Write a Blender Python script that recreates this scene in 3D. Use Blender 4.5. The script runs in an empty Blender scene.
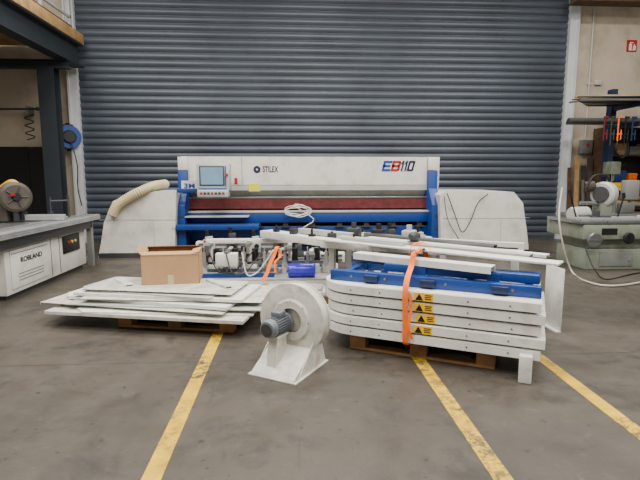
import bpy, bmesh, math, random
from math import sin, cos, radians as R, pi
from mathutils import Vector, Matrix
random.seed(4)
C = bpy.context.scene.collection
F = 481.0; PSI = R(3.33); TH = R(7.6); H = 1.5
CAM = Vector((0, 0, H))
FW = Vector((sin(PSI)*cos(TH), cos(PSI)*cos(TH), -sin(TH)))
RT = Vector((cos(PSI), -sin(PSI), 0)); UP = RT.cross(FW)
def ray(px, py): return FW + RT*((px-320)/F) + UP*((240-py)/F)
def at(px, py, Y):
    d = ray(px, py); return CAM + d*(Y/d.y)
def gr(px, py, z=0.0):
    d = ray(px, py); return CAM + d*((z-H)/d.z)
def ax(px, Y, py=210): return at(px, py, Y).x
def az(py, Y, px=320): return at(px, py, Y).z

# ------------------------------------------------------------ materials
def hx(s):
    s = s.lstrip('#'); o = []
    for i in (0, 2, 4):
        c = int(s[i:i+2], 16)/255
        o.append(c/12.92 if c <= .04045 else ((c+.055)/1.055)**2.4)
    return o
MC = {}
def mat(name, col, rough=.5, metal=0.0, var=.12, scale=5.0, bump=0.0, dirt=None, dscale=2.5, damt=.35, emit=0):
    if name in MC: return MC[name]
    m = bpy.data.materials.new(name); m.use_nodes = True; nt = m.node_tree; N = nt.nodes; L = nt.links
    b = N['Principled BSDF']; c = hx(col)
    tc = N.new('ShaderNodeTexCoord')
    nz = N.new('ShaderNodeTexNoise'); nz.inputs['Scale'].default_value = scale; nz.inputs['Detail'].default_value = 5
    L.new(tc.outputs['Object'], nz.inputs['Vector'])
    rp = N.new('ShaderNodeValToRGB')
    rp.color_ramp.elements[0].position = .3; rp.color_ramp.elements[1].position = .7
    rp.color_ramp.elements[0].color = [x*(1-var) for x in c]+[1]
    rp.color_ramp.elements[1].color = [min(1, x*(1+var)) for x in c]+[1]
    L.new(nz.outputs['Fac'], rp.inputs['Fac']); out = rp.outputs['Color']
    if dirt:
        n2 = N.new('ShaderNodeTexNoise'); n2.inputs['Scale'].default_value = dscale; n2.inputs['Detail'].default_value = 8
        n2.inputs['Roughness'].default_value = .65
        L.new(tc.outputs['Object'], n2.inputs['Vector'])
        r2 = N.new('ShaderNodeValToRGB'); r2.color_ramp.elements[0].position = .48; r2.color_ramp.elements[1].position = .72
        r2.color_ramp.elements[0].color = (0, 0, 0, 1); r2.color_ramp.elements[1].color = (damt, damt, damt, 1)
        L.new(n2.outputs['Fac'], r2.inputs['Fac'])
        mx = N.new('ShaderNodeMix'); mx.data_type = 'RGBA'
        L.new(r2.outputs['Color'], mx.inputs[0]); L.new(out, mx.inputs[6]); mx.inputs[7].default_value = hx(dirt)+[1]
        out = mx.outputs[2]
    L.new(out, b.inputs['Base Color'])
    b.inputs['Roughness'].default_value = rough; b.inputs['Metallic'].default_value = metal
    if emit:
        b.inputs['Emission Color'].default_value = c+[1]; b.inputs['Emission Strength'].default_value = emit
    if bump:
        bp = N.new('ShaderNodeBump'); bp.inputs['Strength'].default_value = bump; bp.inputs['Distance'].default_value = .01
        n3 = N.new('ShaderNodeTexNoise'); n3.inputs['Scale'].default_value = scale*8; L.new(tc.outputs['Object'], n3.inputs['Vector'])
        L.new(n3.outputs['Fac'], bp.inputs['Height']); L.new(bp.outputs['Normal'], b.inputs['Normal'])
    MC[name] = m; return m
M_white = mat('white_paint', '#d6d3cb', .5, dirt='#7f786c', dscale=3, damt=.42, var=.05)
M_white2 = mat('white_sheet', '#cbc8be', .4, dirt='#665e52', dscale=4, damt=.6, var=.1)
M_panel = mat('panel_white', '#e0dfd9', .45, dirt='#8a857e', dscale=6, damt=.4, var=.05)
M_fan = mat('fan_paint', '#d2cfc5', .5, dirt='#7d7668', dscale=9, damt=.55, var=.07)
M_blue = mat('blue_paint', '#143c84', .42, dirt='#101d38', dscale=5, damt=.5)
M_blued = mat('blue_dark', '#12264f', .5, dirt='#15181f', damt=.5)
M_grey = mat('grey_paint', '#7b7e7b', .5, dirt='#4a4840', damt=.4)
M_lgrey = mat('light_grey', '#b2b3ae', .45, dirt='#67635a', damt=.35)
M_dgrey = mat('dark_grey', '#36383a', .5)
M_brown = mat('grey_brown', '#4b443c', .55, dirt='#2b2824', damt=.5)
M_black = mat('black_plastic', '#101113', .5)
M_steel = mat('steel', '#8f9190', .32, metal=.8, dirt='#55504a', damt=.4)
M_alu = mat('aluminium', '#b4b6b6', .35, metal=.55)
M_motor = mat('motor_grey', '#646a70', .5)
M_green = mat('machine_green', '#7c8475', .5, dirt='#4a4b41', dscale=3, damt=.5)
M_wood = mat('pallet_wood', '#9a7248', .8, var=.25, scale=8, bump=.3, dirt='#4a3a28', damt=.6)
M_wood2 = mat('timber', '#b08d5e', .75, var=.25, scale=6, bump=.2, dirt='#5d4a33', damt=.5)
M_woodd = mat('old_timber', '#523c2b', .8, var=.3, scale=6)
M_card = mat('cardboard', '#b08c66', .85, var=.06, scale=6, dirt='#8a6a48', damt=.3)
M_cardin = mat('cardboard_inside', '#866241', .9, var=.06)
M_orange = mat('orange_strap', '#ff7416', .7, var=.12, scale=20)
M_red = mat('red', '#a81d18', .5)
M_dred = mat('dark_red', '#6a1a16', .5)
M_brush = mat('brush_red', '#5c1d20', .8, var=.35, scale=12, dirt='#2a1213', damt=.6)
M_yell = mat('yellow_label', '#f5bd0c', .5, var=.03)
M_ygreen = mat('yellow_green_label', '#cfd22c', .5, var=.03)
M_yplas = mat('yellow_plastic', '#c99f2a', .5)
M_hose = mat('hose_beige', '#c6b78f', .6, var=.1, dirt='#8a7d5e')
M_beamst = mat('structural_steel', '#272e35', .55, dirt='#17191b', damt=.5)
M_wall = mat('wall_plaster', '#b9ad9b', .9, var=.09, scale=1.2, dirt='#8a7e6c', dscale=1.5, damt=.6, bump=.15)
M_darkdoor = mat('dark_panel', '#131417', .6)
M_rail = mat('rail_galvanised', '#c2c6c8', .45, metal=.1, dirt='#8a8a88')
M_screen = mat('screen', '#6d8ea4', .2, emit=.25)
M_ink = mat('ink_blue', '#0e1d40', .6, var=.02)
M_inkb = mat('ink_black', '#0b0c0e', .6, var=.02)
M_inkblue = mat('ink_bright_blue', '#153f94', .6, var=.02)
M_roll = mat('blue_film', '#3a36c8', .25, var=.3, scale=10)
M_cable = mat('white_cable', '#d8d6cf', .5)
M_gcable = mat('grey_hose', '#b3b0a4', .5)
M_slat = mat('shutter_slate', '#424953', .42, metal=.1, var=.1, scale=.8, dirt='#272c34', dscale=.7, damt=.5)

def floor_mat(name, base, yellow=None):
    m = bpy.data.materials.new(name); m.use_nodes = True; nt = m.node_tree; N = nt.nodes; L = nt.links; b = N['Principled BSDF']
    tc = N.new('ShaderNodeTexCoord'); V = tc.outputs['Object']
    def noise(s, d=8, r=.6, dist=0, vec=None):
        n = N.new('ShaderNodeTexNoise'); n.inputs['Scale'].default_value = s; n.inputs['Detail'].default_value = d
        n.inputs['Roughness'].default_value = r; n.inputs['Distortion'].default_value = dist; L.new(vec or V, n.inputs['Vector']); return n.outputs['Fac']
    def ramp(x, p0, p1, a, c):
        r = N.new('ShaderNodeValToRGB'); r.color_ramp.elements[0].position = p0; r.color_ramp.elements[1].position = p1
        r.color_ramp.elements[0].color = a; r.color_ramp.elements[1].color = c; L.new(x, r.inputs['Fac']); return r.outputs['Color']
    def mix(f, a, c):
        x = N.new('ShaderNodeMix'); x.data_type = 'RGBA'; L.new(f, x.inputs[0])
        for i, v in ((6, a), (7, c)):
            if isinstance(v, tuple): x.inputs[i].default_value = v
            else: L.new(v, x.inputs[i])
        return x.outputs[2]
    c = hx(base)
    col = ramp(noise(.7, 9, .62, .5), .34, .66, tuple([x*.66 for x in c]+[1]), tuple([x*1.28 for x in c]+[1]))
    stain = ramp(noise(1.5, 10, .7, .3), .52, .66, (0, 0, 0, 1), (.75, .75, .75, 1))
    col = mix(stain, col, tuple(hx('#211e1a')+[1]))
    pale = ramp(noise(9.0, 10, .78, .6), .57, .74, (0, 0, 0, 1), (.35, .35, .35, 1))
    col = mix(pale, col, tuple(hx('#7d7568')+[1]))
    spots = ramp(noise(16, 3, .5), .66, .72, (0, 0, 0, 1), (.75, .75, .75, 1))
    col = mix(spots, col, tuple(hx('#191714')+[1]))
    mp2 = N.new('ShaderNodeMapping'); mp2.inputs['Scale'].default_value = (9, .8, 1); mp2.inputs['Rotation'].default_value = (0, 0, .35); L.new(V, mp2.inputs['Vector'])
    scuff = ramp(noise(1.6, 4, .6, 1.2, mp2.outputs['Vector']), .66, .72, (0, 0, 0, 1), (.4, .4, .4, 1))
    col = mix(scuff, col, tuple(hx('#1a1815')+[1]))
    if not yellow:
        br = N.new('ShaderNodeTexBrick'); br.offset = 0; br.inputs['Scale'].default_value = 1
        br.inputs['Brick Width'].default_value = 6.0; br.inputs['Row Height'].default_value = 6.0; br.inputs['Mortar Size'].default_value = .008
        br.inputs['Color1'].default_value = (0, 0, 0, 1); br.inputs['Color2'].default_value = (0, 0, 0, 1); br.inputs['Mortar'].default_value = (.5, .5, .5, 1)
        mp = N.new('ShaderNodeMapping'); mp.inputs['Location'].default_value = (4.0, 2.2, 0); L.new(V, mp.inputs['Vector']); L.new(mp.outputs['Vector'], br.inputs['Vector'])
        col = mix(br.outputs['Color'], col, tuple(hx('#1c1a17')+[1]))
    else:
        yc = ramp(noise(7, 6), .3, .7, tuple([x*.65 for x in hx(yellow)]+[1]), tuple(hx(yellow)+[1]))
        wear = ramp(noise(11, 12, .85), .47, .55, (.06, .06, .06, 1), (1, 1, 1, 1))
        big = ramp(noise(2.2, 4, .5), .42, .60, (.2, .2, .2, 1), (1, 1, 1, 1))
        mm = N.new('ShaderNodeMix'); mm.data_type = 'RGBA'; mm.blend_type = 'MULTIPLY'; mm.inputs[0].default_value = 1
        L.new(wear, mm.inputs[6]); L.new(big, mm.inputs[7])
        col = mix(mm.outputs[2], yc, col)
    L.new(col, b.inputs['Base Color'])
    rr = ramp(noise(3, 6), .3, .7, (.32, .32, .32, 1), (.58, .58, .58, 1)); L.new(rr, b.inputs['Roughness'])
    bp = N.new('ShaderNodeBump'); bp.inputs['Strength'].default_value = .12; bp.inputs['Distance'].default_value = .01
    L.new(noise(40, 4), bp.inputs['Height']); L.new(bp.outputs['Normal'], b.inputs['Normal'])
    return m

# ------------------------------------------------------------ mesh builder
def crom(pts, n=6):
    P = [Vector(p) for p in pts]; P = [P[0]*2-P[1]]+P+[P[-1]*2-P[-2]]; out = []
    for i in range(1, len(P)-2):
        a, b, c, d = P[i-1:i+3]
        for k in range(n):
            t = k/n
            out.append(.5*((2*b)+(c-a)*t+(2*a-5*b+4*c-d)*t*t+(3*b-a-3*c+d)*t**3))
    out.append(P[-2]); return out
class MB:
    def __init__(s): s.bm = bmesh.new()
    def box(s, c, d, rz=0, bev=0, rot=None):
        vs = bmesh.ops.create_cube(s.bm, size=1)['verts']
        Mx = Matrix.Translation(Vector(c)) @ (rot.to_4x4() if rot else Matrix.Rotation(rz, 4, 'Z')) @ Matrix.Diagonal((d[0], d[1], d[2], 1))
        for v in vs: v.co = Mx @ v.co
        if bev:
            es = list({e for v in vs for e in v.link_edges})
            bmesh.ops.bevel(s.bm, geom=es, offset=bev, segments=2, affect='EDGES', profile=.5)
        return s
    def bx(s, x0, x1, y0, y1, z0, z1, bev=0):
        return s.box(((x0+x1)/2, (y0+y1)/2, (z0+z1)/2), (abs(x1-x0), abs(y1-y0), abs(z1-z0)), 0, bev)
    def prism(s, pts, axis, a0, a1, bev=0):
        def p3(p, a): return {'X': (a, p[0], p[1]), 'Y': (p[0], a, p[1]), 'Z': (p[0], p[1], a)}[axis]
        A = [s.bm.verts.new(p3(p, a0)) for p in pts]; B = [s.bm.verts.new(p3(p, a1)) for p in pts]
        fs = [s.bm.faces.new(A), s.bm.faces.new(B[::-1])]; n = len(pts)
        for i in range(n): fs.append(s.bm.faces.new((A[i], B[i], B[(i+1) % n], A[(i+1) % n])))
        bmesh.ops.recalc_face_normals(s.bm, faces=fs)
        if bev:
            es = list({e for f in fs for e in f.edges if len(e.link_faces) == 2 and e.calc_face_angle(0) > .5})
            bmesh.ops.bevel(s.bm, geom=es, offset=bev, segments=2, affect='EDGES', profile=.5)
        return s
    def cyl(s, p0, p1, r, seg=20, r2=None):
        p0, p1 = Vector(p0), Vector(p1); d = p1-p0
        vs = bmesh.ops.create_cone(s.bm, cap_ends=True, segments=seg, radius1=r, radius2=r if r2 is None else r2, depth=d.length)['verts']
        Mx = Matrix.Translation((p0+p1)/2) @ d.to_track_quat('Z', 'Y').to_matrix().to_4x4()
        for v in vs: v.co = Mx @ v.co
        return s
    def sweep(s, path, sect, up=None, closed=False, caps=True):
        P = [Vector(p) for p in path]; rings = []; n = len(P); prev = None
        for i, p in enumerate(P):
            if closed: t = (P[(i+1) % n]-P[i-1])
            else: t = (P[min(i+1, n-1)]-P[max(i-1, 0)])
            t.normalize()
            if up is not None: sd = Vector(up)
            elif prev is None: sd = Vector((0, 0, 1)) if abs(t.z) < .9 else Vector((1, 0, 0))
            else: sd = prev
            sd = (sd-t*sd.dot(t))
            if sd.length < 1e-5: sd = Vector((1, 0, 0))-t*t.x
            sd.normalize(); prev = sd; b = t.cross(sd)
            rings.append([s.bm.verts.new(p+sd*a+b*c) for a, c in sect])
        k = len(sect); fs = []
        for i in range(n if closed else n-1):
            A, B = rings[i], rings[(i+1) % n]
            for j in range(k): fs.append(s.bm.faces.new((A[j], A[(j+1) % k], B[(j+1) % k], B[j])))
        if not closed and caps:
            fs.append(s.bm.faces.new(rings[0][::-1])); fs.append(s.bm.faces.new(rings[-1]))
        bmesh.ops.recalc_face_normals(s.bm, faces=fs); return s
    def tube(s, path, r, seg=8, closed=False, smooth=6):
        P = crom(path, smooth) if smooth else path
        return s.sweep(P, [(r*cos(2*pi*j/seg), r*sin(2*pi*j/seg)) for j in range(seg)], closed=closed)
    def strap(s, path, w, th, side, smooth=4):
        P = crom(path, smooth) if smooth else path
        return s.sweep(P, [(-w/2, -th/2), (w/2, -th/2), (w/2, th/2), (-w/2, th/2)], up=side)
    def lathe(s, prof, p, d, seg=28):
        p = Vector(p); q = Vector(d).to_track_quat('Z', 'Y').to_matrix(); rings = []; fs = []
        for r, h in prof: rings.append([s.bm.verts.new(p+q @ Vector((r*cos(2*pi*j/seg), r*sin(2*pi*j/seg), h))) for j in range(seg)])
        for A, B in zip(rings, rings[1:]):
            for j in range(seg): fs.append(s.bm.faces.new((A[j], A[(j+1) % seg], B[(j+1) % seg], B[j])))
        fs.append(s.bm.faces.new(rings[0][::-1])); fs.append(s.bm.faces.new(rings[-1]))
        bmesh.ops.recalc_face_normals(s.bm, faces=fs); return s
WM = {}
def link(o, parent, M): C.objects.link(o); o.parent = parent; WM[o.name] = M
def props(o, label, cat=None, group=None, kind=None):
    if label: o['label'] = label
    if cat: o['category'] = cat
    if group: o['group'] = group
    if kind: o['kind'] = kind
def thing(name, label, cat, loc=(0, 0, 0), rz=0, group=None):
    o = bpy.data.objects.new(name, None); o.empty_display_size = .1; o.location = loc; o.rotation_euler = (0, 0, rz)
    link(o, None, Matrix.Translation(Vector(loc)) @ Matrix.Rotation(rz, 4, 'Z')); props(o, label, cat, group); return o
def finish(me, m):
    me.materials.append(m)
    for p in me.polygons: p.use_smooth = True
    me.set_sharp_from_angle(angle=R(24))
def obj(name, mb, m, parent=None, world=False, loc=(0, 0, 0), rz=0, label=None, cat=None, group=None, kind=None):
    me = bpy.data.meshes.new(name); mb.bm.to_mesh(me); mb.bm.free()
    o = bpy.data.objects.new(name, me)
    if parent is not None:
        if world: me.transform(WM[parent.name].inverted())
        link(o, parent, WM[parent.name])
    else:
        M = Matrix.Translation(Vector(loc)) @ Matrix.Rotation(rz, 4, 'Z'); o.location = loc; o.rotation_euler = (0, 0, rz)
        if world: me.transform(M.inverted())
        link(o, None, M)
    finish(me, m); props(o, label, cat, group, kind); return o
def struct(name, mb, m, loc=(0, 0, 0), rz=0): return obj(name, mb, m, loc=loc, rz=rz, kind='structure')
def text(body, size, p, rot, m, parent, name='lettering', width=None, shear=0, bold=0, world=True, height=None):
    cu = bpy.data.curves.new('txt', 'FONT'); cu.body = body; cu.size = size; cu.extrude = .002; cu.align_x = 'CENTER'; cu.align_y = 'CENTER'
    cu.shear = shear; cu.offset = bold
    t = bpy.data.objects.new('txt', cu); C.objects.link(t); bpy.context.view_layer.update()
    me = bpy.data.meshes.new_from_object(t.evaluated_get(bpy.context.evaluated_depsgraph_get()))
    bpy.data.objects.remove(t)
    for i, tgt in ((0, width), (1, height)):
        if tgt:
            xs = [v.co[i] for v in me.vertices]; k = tgt/(max(xs)-min(xs)); mid = (max(xs)+min(xs))/2
            for v in me.vertices: v.co[i] = (v.co[i]-mid)*k
    me.transform(Matrix.Translation(Vector(p)) @ rot)
    o = bpy.data.objects.new(name, me)
    if world: me.transform(WM[parent.name].inverted())
    link(o, parent, WM[parent.name]); me.materials.clear(); me.materials.append(m); return o
ROT_F = Matrix.Rotation(pi/2, 4, 'X')
ROT_R = Matrix.Rotation(pi/2, 4, 'Z') @ Matrix.Rotation(pi/2, 4, 'X')
def plank(mb, p0, p1, w, t, bev=0):
    p0, p1 = Vector(p0), Vector(p1); d = p1-p0; x = d.normalized(); y = Vector((0, 0, 1)).cross(x).normalized(); z = x.cross(y)
    rot = Matrix((x, y, z)).transposed(); mb.box((p0+p1)/2, (d.length, w, t), rot=rot, bev=bev); return mb

# ------------------------------------------------------------ the setting
struct('floor', MB().bx(-9, 11, -2.5, 11.6, -.12, 0), floor_mat('concrete', '#48423a'))
Mline = floor_mat('line_paint', '#48423a', '#e2b616')
def floor_line(n, a, b, w=.1):
    a, b = gr(*a), gr(*b); mb = MB()
    struct('trim_%d' % n, plank(mb, (a.x, a.y, .0015), (b.x, b.y, .0015), w, .003), Mline)
floor_line(1, (128, 530), (222, 325)); floor_line(2, (528, 515), (400, 332)); floor_line(3, (700, 480), (520, 342))
YD = 11.2
xl, xr = ax(80, YD, 120), ax(563, YD, 120)
mb = MB(); prof = []; pitch = .155; n = 38
for k in range(n):
    z = k*pitch
    for f, dy in ((0, .0), (.06, -.010), (.25, -.028), (.5, -.036), (.75, -.028), (.93, -.010), (.96, .0)): prof.append((YD+dy, z+f*pitch))
A = [mb.bm.verts.new((xl, y, z)) for y, z in prof]; B = [mb.bm.verts.new((xr, y, z)) for y, z in prof]
for i in range(len(prof)-1): mb.bm.faces.new((A[i], B[i], B[i+1], A[i+1]))
mb.bx(xl, xr, YD-.03, YD+.02, 0, .07)
door = struct('door_1', mb, M_slat)
struct('wall_back', MB().bx(-9, xl-.1, YD, YD+.25, 0, 6.2).bx(xr+.1, 11, YD, YD+.25, 0, 6.2).bx(xl-.1, xr+.1, YD+.05, YD+.25, 5.75, 6.2), M_wall)
struct('wall_left', MB().bx(-9.2, -9, 2, YD+.25, 0, 6.2), M_wall)
struct('wall_right', MB().bx(11, 11.2, 2, YD+.25, 0, 6.2), M_wall)
struct('trim_4', MB().bx(xl-.12, xl+.04, YD-.12, YD+.02, 0, 5.8).bx(xl-.16, xl-.12, YD-.16, YD, 0, 5.8), M_rail)
struct('trim_5', MB().bx(xr-.04, xr+.12, YD-.12, YD+.02, 0, 5.8).bx(xr+.12, xr+.16, YD-.16, YD, 0, 5.8), M_rail)
p0, p1 = at(-30, 222, YD), at(50, 147, YD)
d2 = struct('door_2', MB().bx(p0.x, p1.x, YD-.05, YD+.0, 0, p1.z).bx(p1.x-.5, p1.x-.46, YD-.07, YD-.05, 0, p1.z), M_darkdoor)
# mezzanine edge
XB = at(76, 60, 10.9).x
zt = az(44, 10.9, 78)
m1 = thing('mezzanine_frame', 'dark steel beam and column frame carrying the mezzanine at top left', 'steel frame', (XB, 10.2, 0))
mb = MB()
mb.bx(XB-.13, XB+.13, 4.5, 11.0, zt-.03, zt).bx(XB-.13, XB+.13, 4.5, 11.0, zt-.47, zt-.44).bx(XB-.012, XB+.012, 4.5, 11.0, zt-.45, zt-.02)
obj('beam', mb, M_beamst, m1, True)
xc = ax(53, 10.3, 140); mb = MB()
mb.bx(xc-.16, xc+.16, 10.17, 10.19, 0, zt-.60).bx(xc-.16, xc+.16, 10.41, 10.43, 0, zt-.60).bx(xc-.01, xc+.01, 10.18, 10.42, 0, zt-.60).bx(xc-.2, xc+.2, 10.1, 10.5, 0, .03)
obj('column', mb, M_beamst, m1, True)
mb = MB(); mb.bx(-8.9, XB+.1, 10.2, 10.4, zt-.63, zt-.60).bx(-8.9, XB+.1, 10.2, 10.4, zt-.49, zt-.47).bx(-8.9, XB+.1, 10.29, 10.31, zt-.62, zt-.48)
obj('cross_beam', mb, M_beamst, m1, True)
for x in (-6.3, -7.5): obj('joist', MB().bx(x-.08, x+.08, 4.5, 10.9, zt-.4, zt-.38).bx(x-.01, x+.01, 4.5, 10.9, zt-.4, zt-.02), M_beamst, m1, True)
struct('ceiling', MB().bx(-8.9, XB-.02, 4.5, 11.1, zt+.0, zt+.06), M_wood2)
tg = thing('guard_rail', 'grey metal railing posts above timber edge of mezzanine', 'railing', (XB, 8, zt+.06))
for y in (7.4, 8.6, 9.8, 11.0): obj('post', MB().bx(XB-.15, XB-.10, y-.03, y+.03, zt+.06, zt+1.1), M_rail, tg, True)
obj('rail', MB().bx(XB-.15, XB-.10, 7, 11.05, zt+1.05, zt+1.1).bx(XB-.15, XB-.10, 7, 11.05, zt+.55, zt+.6), M_rail, tg, True)
obj('timber_kerb', MB().bx(XB-.0, XB+.14, 4.5, 7.7, zt+.001, zt+.22, .008).bx(XB+.01, XB+.15, 7.72, 11.0, zt+.001, zt+.21, .008), M_wood2, None, True, loc=(XB, 7.7, zt+.001), label='long pale timber board along the top of the mezzanine beam', cat='timber board')
obj('timber_plank', MB().bx(XB-.02, XB+.10, 5.6, 10.6, zt+.221, zt+.27, .006), M_woodd, None, True, loc=(XB, 8, zt+.221), label='dark plank lying on the pale timber edge board of the mezzanine', cat='timber board')
for k in range(3):
    obj('stored_beam', MB().bx(XB-.75-.22*k, XB-.6-.22*k, 5.5+.3*k, 10.9, zt+.061, zt+.20+.03*k, .006), (M_wood2, M_beamst, M_woodd)[k], None, True, loc=(XB-.7-.22*k, 8, zt+.061), label='beam stored on the mezzanine floor behind the railing', cat='beam', group='beams stored on the mezzanine')

# ------------------------------------------------------------ wall items left
p = at(68, 137, YD-.2)
t = thing('hose_reel', 'blue round cable reel hung on wall between column and shutter', 'cable reel', (p.x, YD-.2, p.z-.25))
mb = MB(); mb.lathe([(.2, -.1), (.25, -.1), (.25, -.07), (.16, -.06), (.16, .06), (.25, .07), (.25, .1), (.2, .1)], p, (.8, -1, 0)); obj('drum', mb, M_blue, t, True)
mb = MB(); mb.lathe([(.02, 0), (.14, .0), (.12, .02), (.02, .02)], p+Vector((.08, -.1, 0)), (.8, -1, 0)); obj('hub', mb, M_black, t, True)
obj('bracket', MB().bx(p.x-.04, p.x+.04, p.y, YD, p.z-.3, p.z+.3).bx(p.x-.16, p.x+.1, p.y+.02, p.y+.06, p.z+.2, p.z+.27), M_black, t, True)
obj('cord', MB().tube([p+Vector((.1, -.1, -.1)), p+Vector((.2, -.1, -.6)), p+Vector((.16, -.05, -1.1)), p+Vector((.22, -.05, -1.5))], .012), M_black, t, True)
a = at(-20, 109, YD-.25); b = at(40, 109, YD-.25)
t = thing('wall_bar', 'thin dark bar mounted across wall beside the steel column', 'bar', ((a.x+b.x)/2, YD-.2, a.z-.05))
obj('bar', MB().cyl(a, b, .022).box(b, (.14, .07, .07)), M_dgrey, t, True)
obj('bracket', MB().bx(b.x-.3, b.x-.25, YD-.26, YD, b.z-.12, b.z+.06), M_steel, t, True)
c = b+Vector((-.22, -.05, -.05)); path = []
for k in range(40):
    an = k*.55; path.append((c.x+.09*cos(an), c.y+.03*sin(an), c.z-.06-k*.014))
obj('coiled_cable', MB().tube(path, .011, 6, smooth=2), M_black, None, True, loc=(c.x, c.y, c.z-.6), label='black coiled cable hanging from the wall bar', cat='cable')

# ------------------------------------------------------------ FOLDING MACHINE
YM = 9.5
fm = thing('folding_machine', 'long white and blue sheet metal folding machine in front of the shutter', 'folding machine', (.45, 9.9, 0))
X0, X1 = ax(183, YM), ax(438, YM)
def pp(Y, pts): return [(at(a, b, Y).x, max(0, at(a, b, Y).z)) for a, b in pts]
for side in (0, 1):
    Yc = 8.95
    if side == 0: pts = pp(Yc, [(100, 290), (101, 243), (104, 222), (113, 201), (128, 195), (165, 190), (176, 190), (176, 290)])
    else: pts = pp(Yc, [(440, 290), (440, 195), (446, 191), (514, 192), (523, 203), (527, 232), (527, 290)])
    cb = obj('end_cabinet', MB().prism(pts, 'Y', Yc, 10.6), M_white, fm, True)
    xs = [q[0] for q in pts]; x0, x1 = min(xs), max(xs)
    obj('plinth', MB().bx(x0+.02, x1-.02, Yc-.02, Yc-.005, 0, .09), M_dgrey, cb, True)
    obj('seam', MB().bx(x0+.06, x1-.03, Yc-.006, Yc-.002, .70, .706).bx((x0+x1)/2+.3, (x0+x1)/2+.308, Yc-.006, Yc-.002, .1, .70), M_lgrey, cb, True)
beam = obj('upper_beam', MB().prism([(YM, 1.30), (YM, 1.87), (10.4, 1.87), (10.4, 1.1), (YM+.2, 1.1)], 'X', X0, X1), M_white, fm, True)
obj('seam', MB().bx(X0+.02, X1-.02, YM-.004, YM+.001, 1.315, 1.325).bx(X0+1.15, X0+1.16, YM-.004, YM+.001, 1.33, 1.86).bx(X1-.25, X1-.24, YM-.004, YM+.001, 1.33, 1.86), M_grey, beam, True)
obj('chamfer_strip', MB().prism([(YM-.004, 1.22), (YM-.004, 1.30), (YM+.05, 1.30), (YM+.05, 1.22)], 'X', X0+.01, X1-.01), M_lgrey, beam, True)
p = at(270.5, 169.5, YM); text('STILEX', .16, (p.x, YM-.004, p.z), ROT_F, M_ink, beam, width=.30, bold=.002)
p = at(257, 169.5, YM)
mb2 = MB(); mb2.lathe([(.07, 0), (.07, .004)], (p.x, YM-.002, p.z), (0, -1, 0)); obj('round_emblem', mb2, M_ink, beam, True)
mb2 = MB(); mb2.lathe([(.018, 0), (.018, .003)], (p.x, YM-.006, p.z), (0, -1, 0)); obj('emblem_centre', mb2, M_white, beam, True)
def glyph(strokes, px0, px1, m, name):
    a_, b_ = at(px0, 166, YM), at(px1, 166, YM); wd = b_.x-a_.x; hh = .205; z0 = a_.z-hh/2; mb_ = MB()
    for q in strokes:
        mb_.prism([(a_.x+x*wd+.25*y*hh-.02, z0+y*hh) for x, y in q], 'Y', YM-.007, YM-.001)
    obj(name, mb_, m, beam, True)
glyph([[(0, 0), (1, 0), (1, .22), (0, .22)], [(0, .39), (.9, .39), (.9, .61), (0, .61)], [(0, .78), (1, .78), (1, 1), (0, 1)], [(0, .2), (.26, .2), (.26, .8), (0, .8)]], 382.5, 391, M_inkblue, 'letter_e')
glyph([[(0, 0), (.85, 0), (1, .1), (1, .22), (0, .22)], [(0, .39), (.9, .39), (.9, .61), (0, .61)], [(0, .78), (1, .78), (1, .9), (.85, 1), (0, 1)], [(0, .2), (.26, .2), (.26, .8), (0, .8)], [(.74, .15), (1, .15), (1, .42), (.9, .5), (.74, .5)], [(.74, .5), (.9, .5), (1, .58), (1, .85), (.74, .85)]], 391.5, 400, M_red, 'letter_b')
glyph([[(.3, 0), (.75, 0), (.75, 1), (.35, 1), (0, .82), (0, .62), (.3, .74)]], 400.5, 404, M_ink, 'digit_one')
glyph([[(.3, 0), (.75, 0), (.75, 1), (.35, 1), (0, .82), (0, .62), (.3, .74)]], 404, 407.5, M_ink, 'digit_one')
glyph([[(.1, 0), (.9, 0), (1, .1), (1, .2), (0, .2), (0, .1)], [(.0, .8), (1, .8), (1, .9), (.9, 1), (.1, 1), (0, .9)], [(0, .18), (.3, .18), (.3, .82), (0, .82)], [(.7, .18), (1, .18), (1, .82), (.7, .82)]], 407.5, 414, M_ink, 'digit_zero')
p = at(254.5, 188, YM); obj('info_sticker', MB().bx(p.x-.11, p.x+.11, YM-.010, YM+.02, 1.2, 1.345), M_ygreen, beam, True)
p = at(236, 181, YM); obj('info_sticker', MB().bx(p.x-.03, p.x+.03, YM-.008, YM-.001, p.z-.06, p.z+.06), M_red, beam, True)
obj('brush_strip', MB().bx(X0, X1, YM-.0, YM+.3, .86, 1.05), M_brush, fm, True)
obj('tool_rail', MB().bx(X0, X1, YM-.0, YM+.3, 1.055, 1.095, .008), M_steel, fm, True)
obj('table_lip', MB().bx(X0, X1, 9.33, 10.0, .79, .825, .005), M_lgrey, fm, True)
obj('folding_beam', MB().bx(X0, X1, 9.34, 9.9, .60, .785, .01), M_blue, fm, True)
obj('lower_beam', MB().bx(X0, X1, 9.42, 10.1, .26, .52, .01), M_blue, fm, True)
obj('base_frame', MB().bx(X0, X1, 9.7, 10.3, 0, .3).bx(X0, X1, 10.05, 10.4, .3, 1.1), M_blued, fm, True)
for k in range(9):
    x = X0+.4+k*(X1-X0-.8)/8
    obj('clamp_bracket', MB().bx(x-.05, x+.05, 9.38, 9.5, .5, .6).bx(x-.09, x+.09, 9.36, 9.42, .5, .53), M_dgrey, fm, True)
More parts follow.
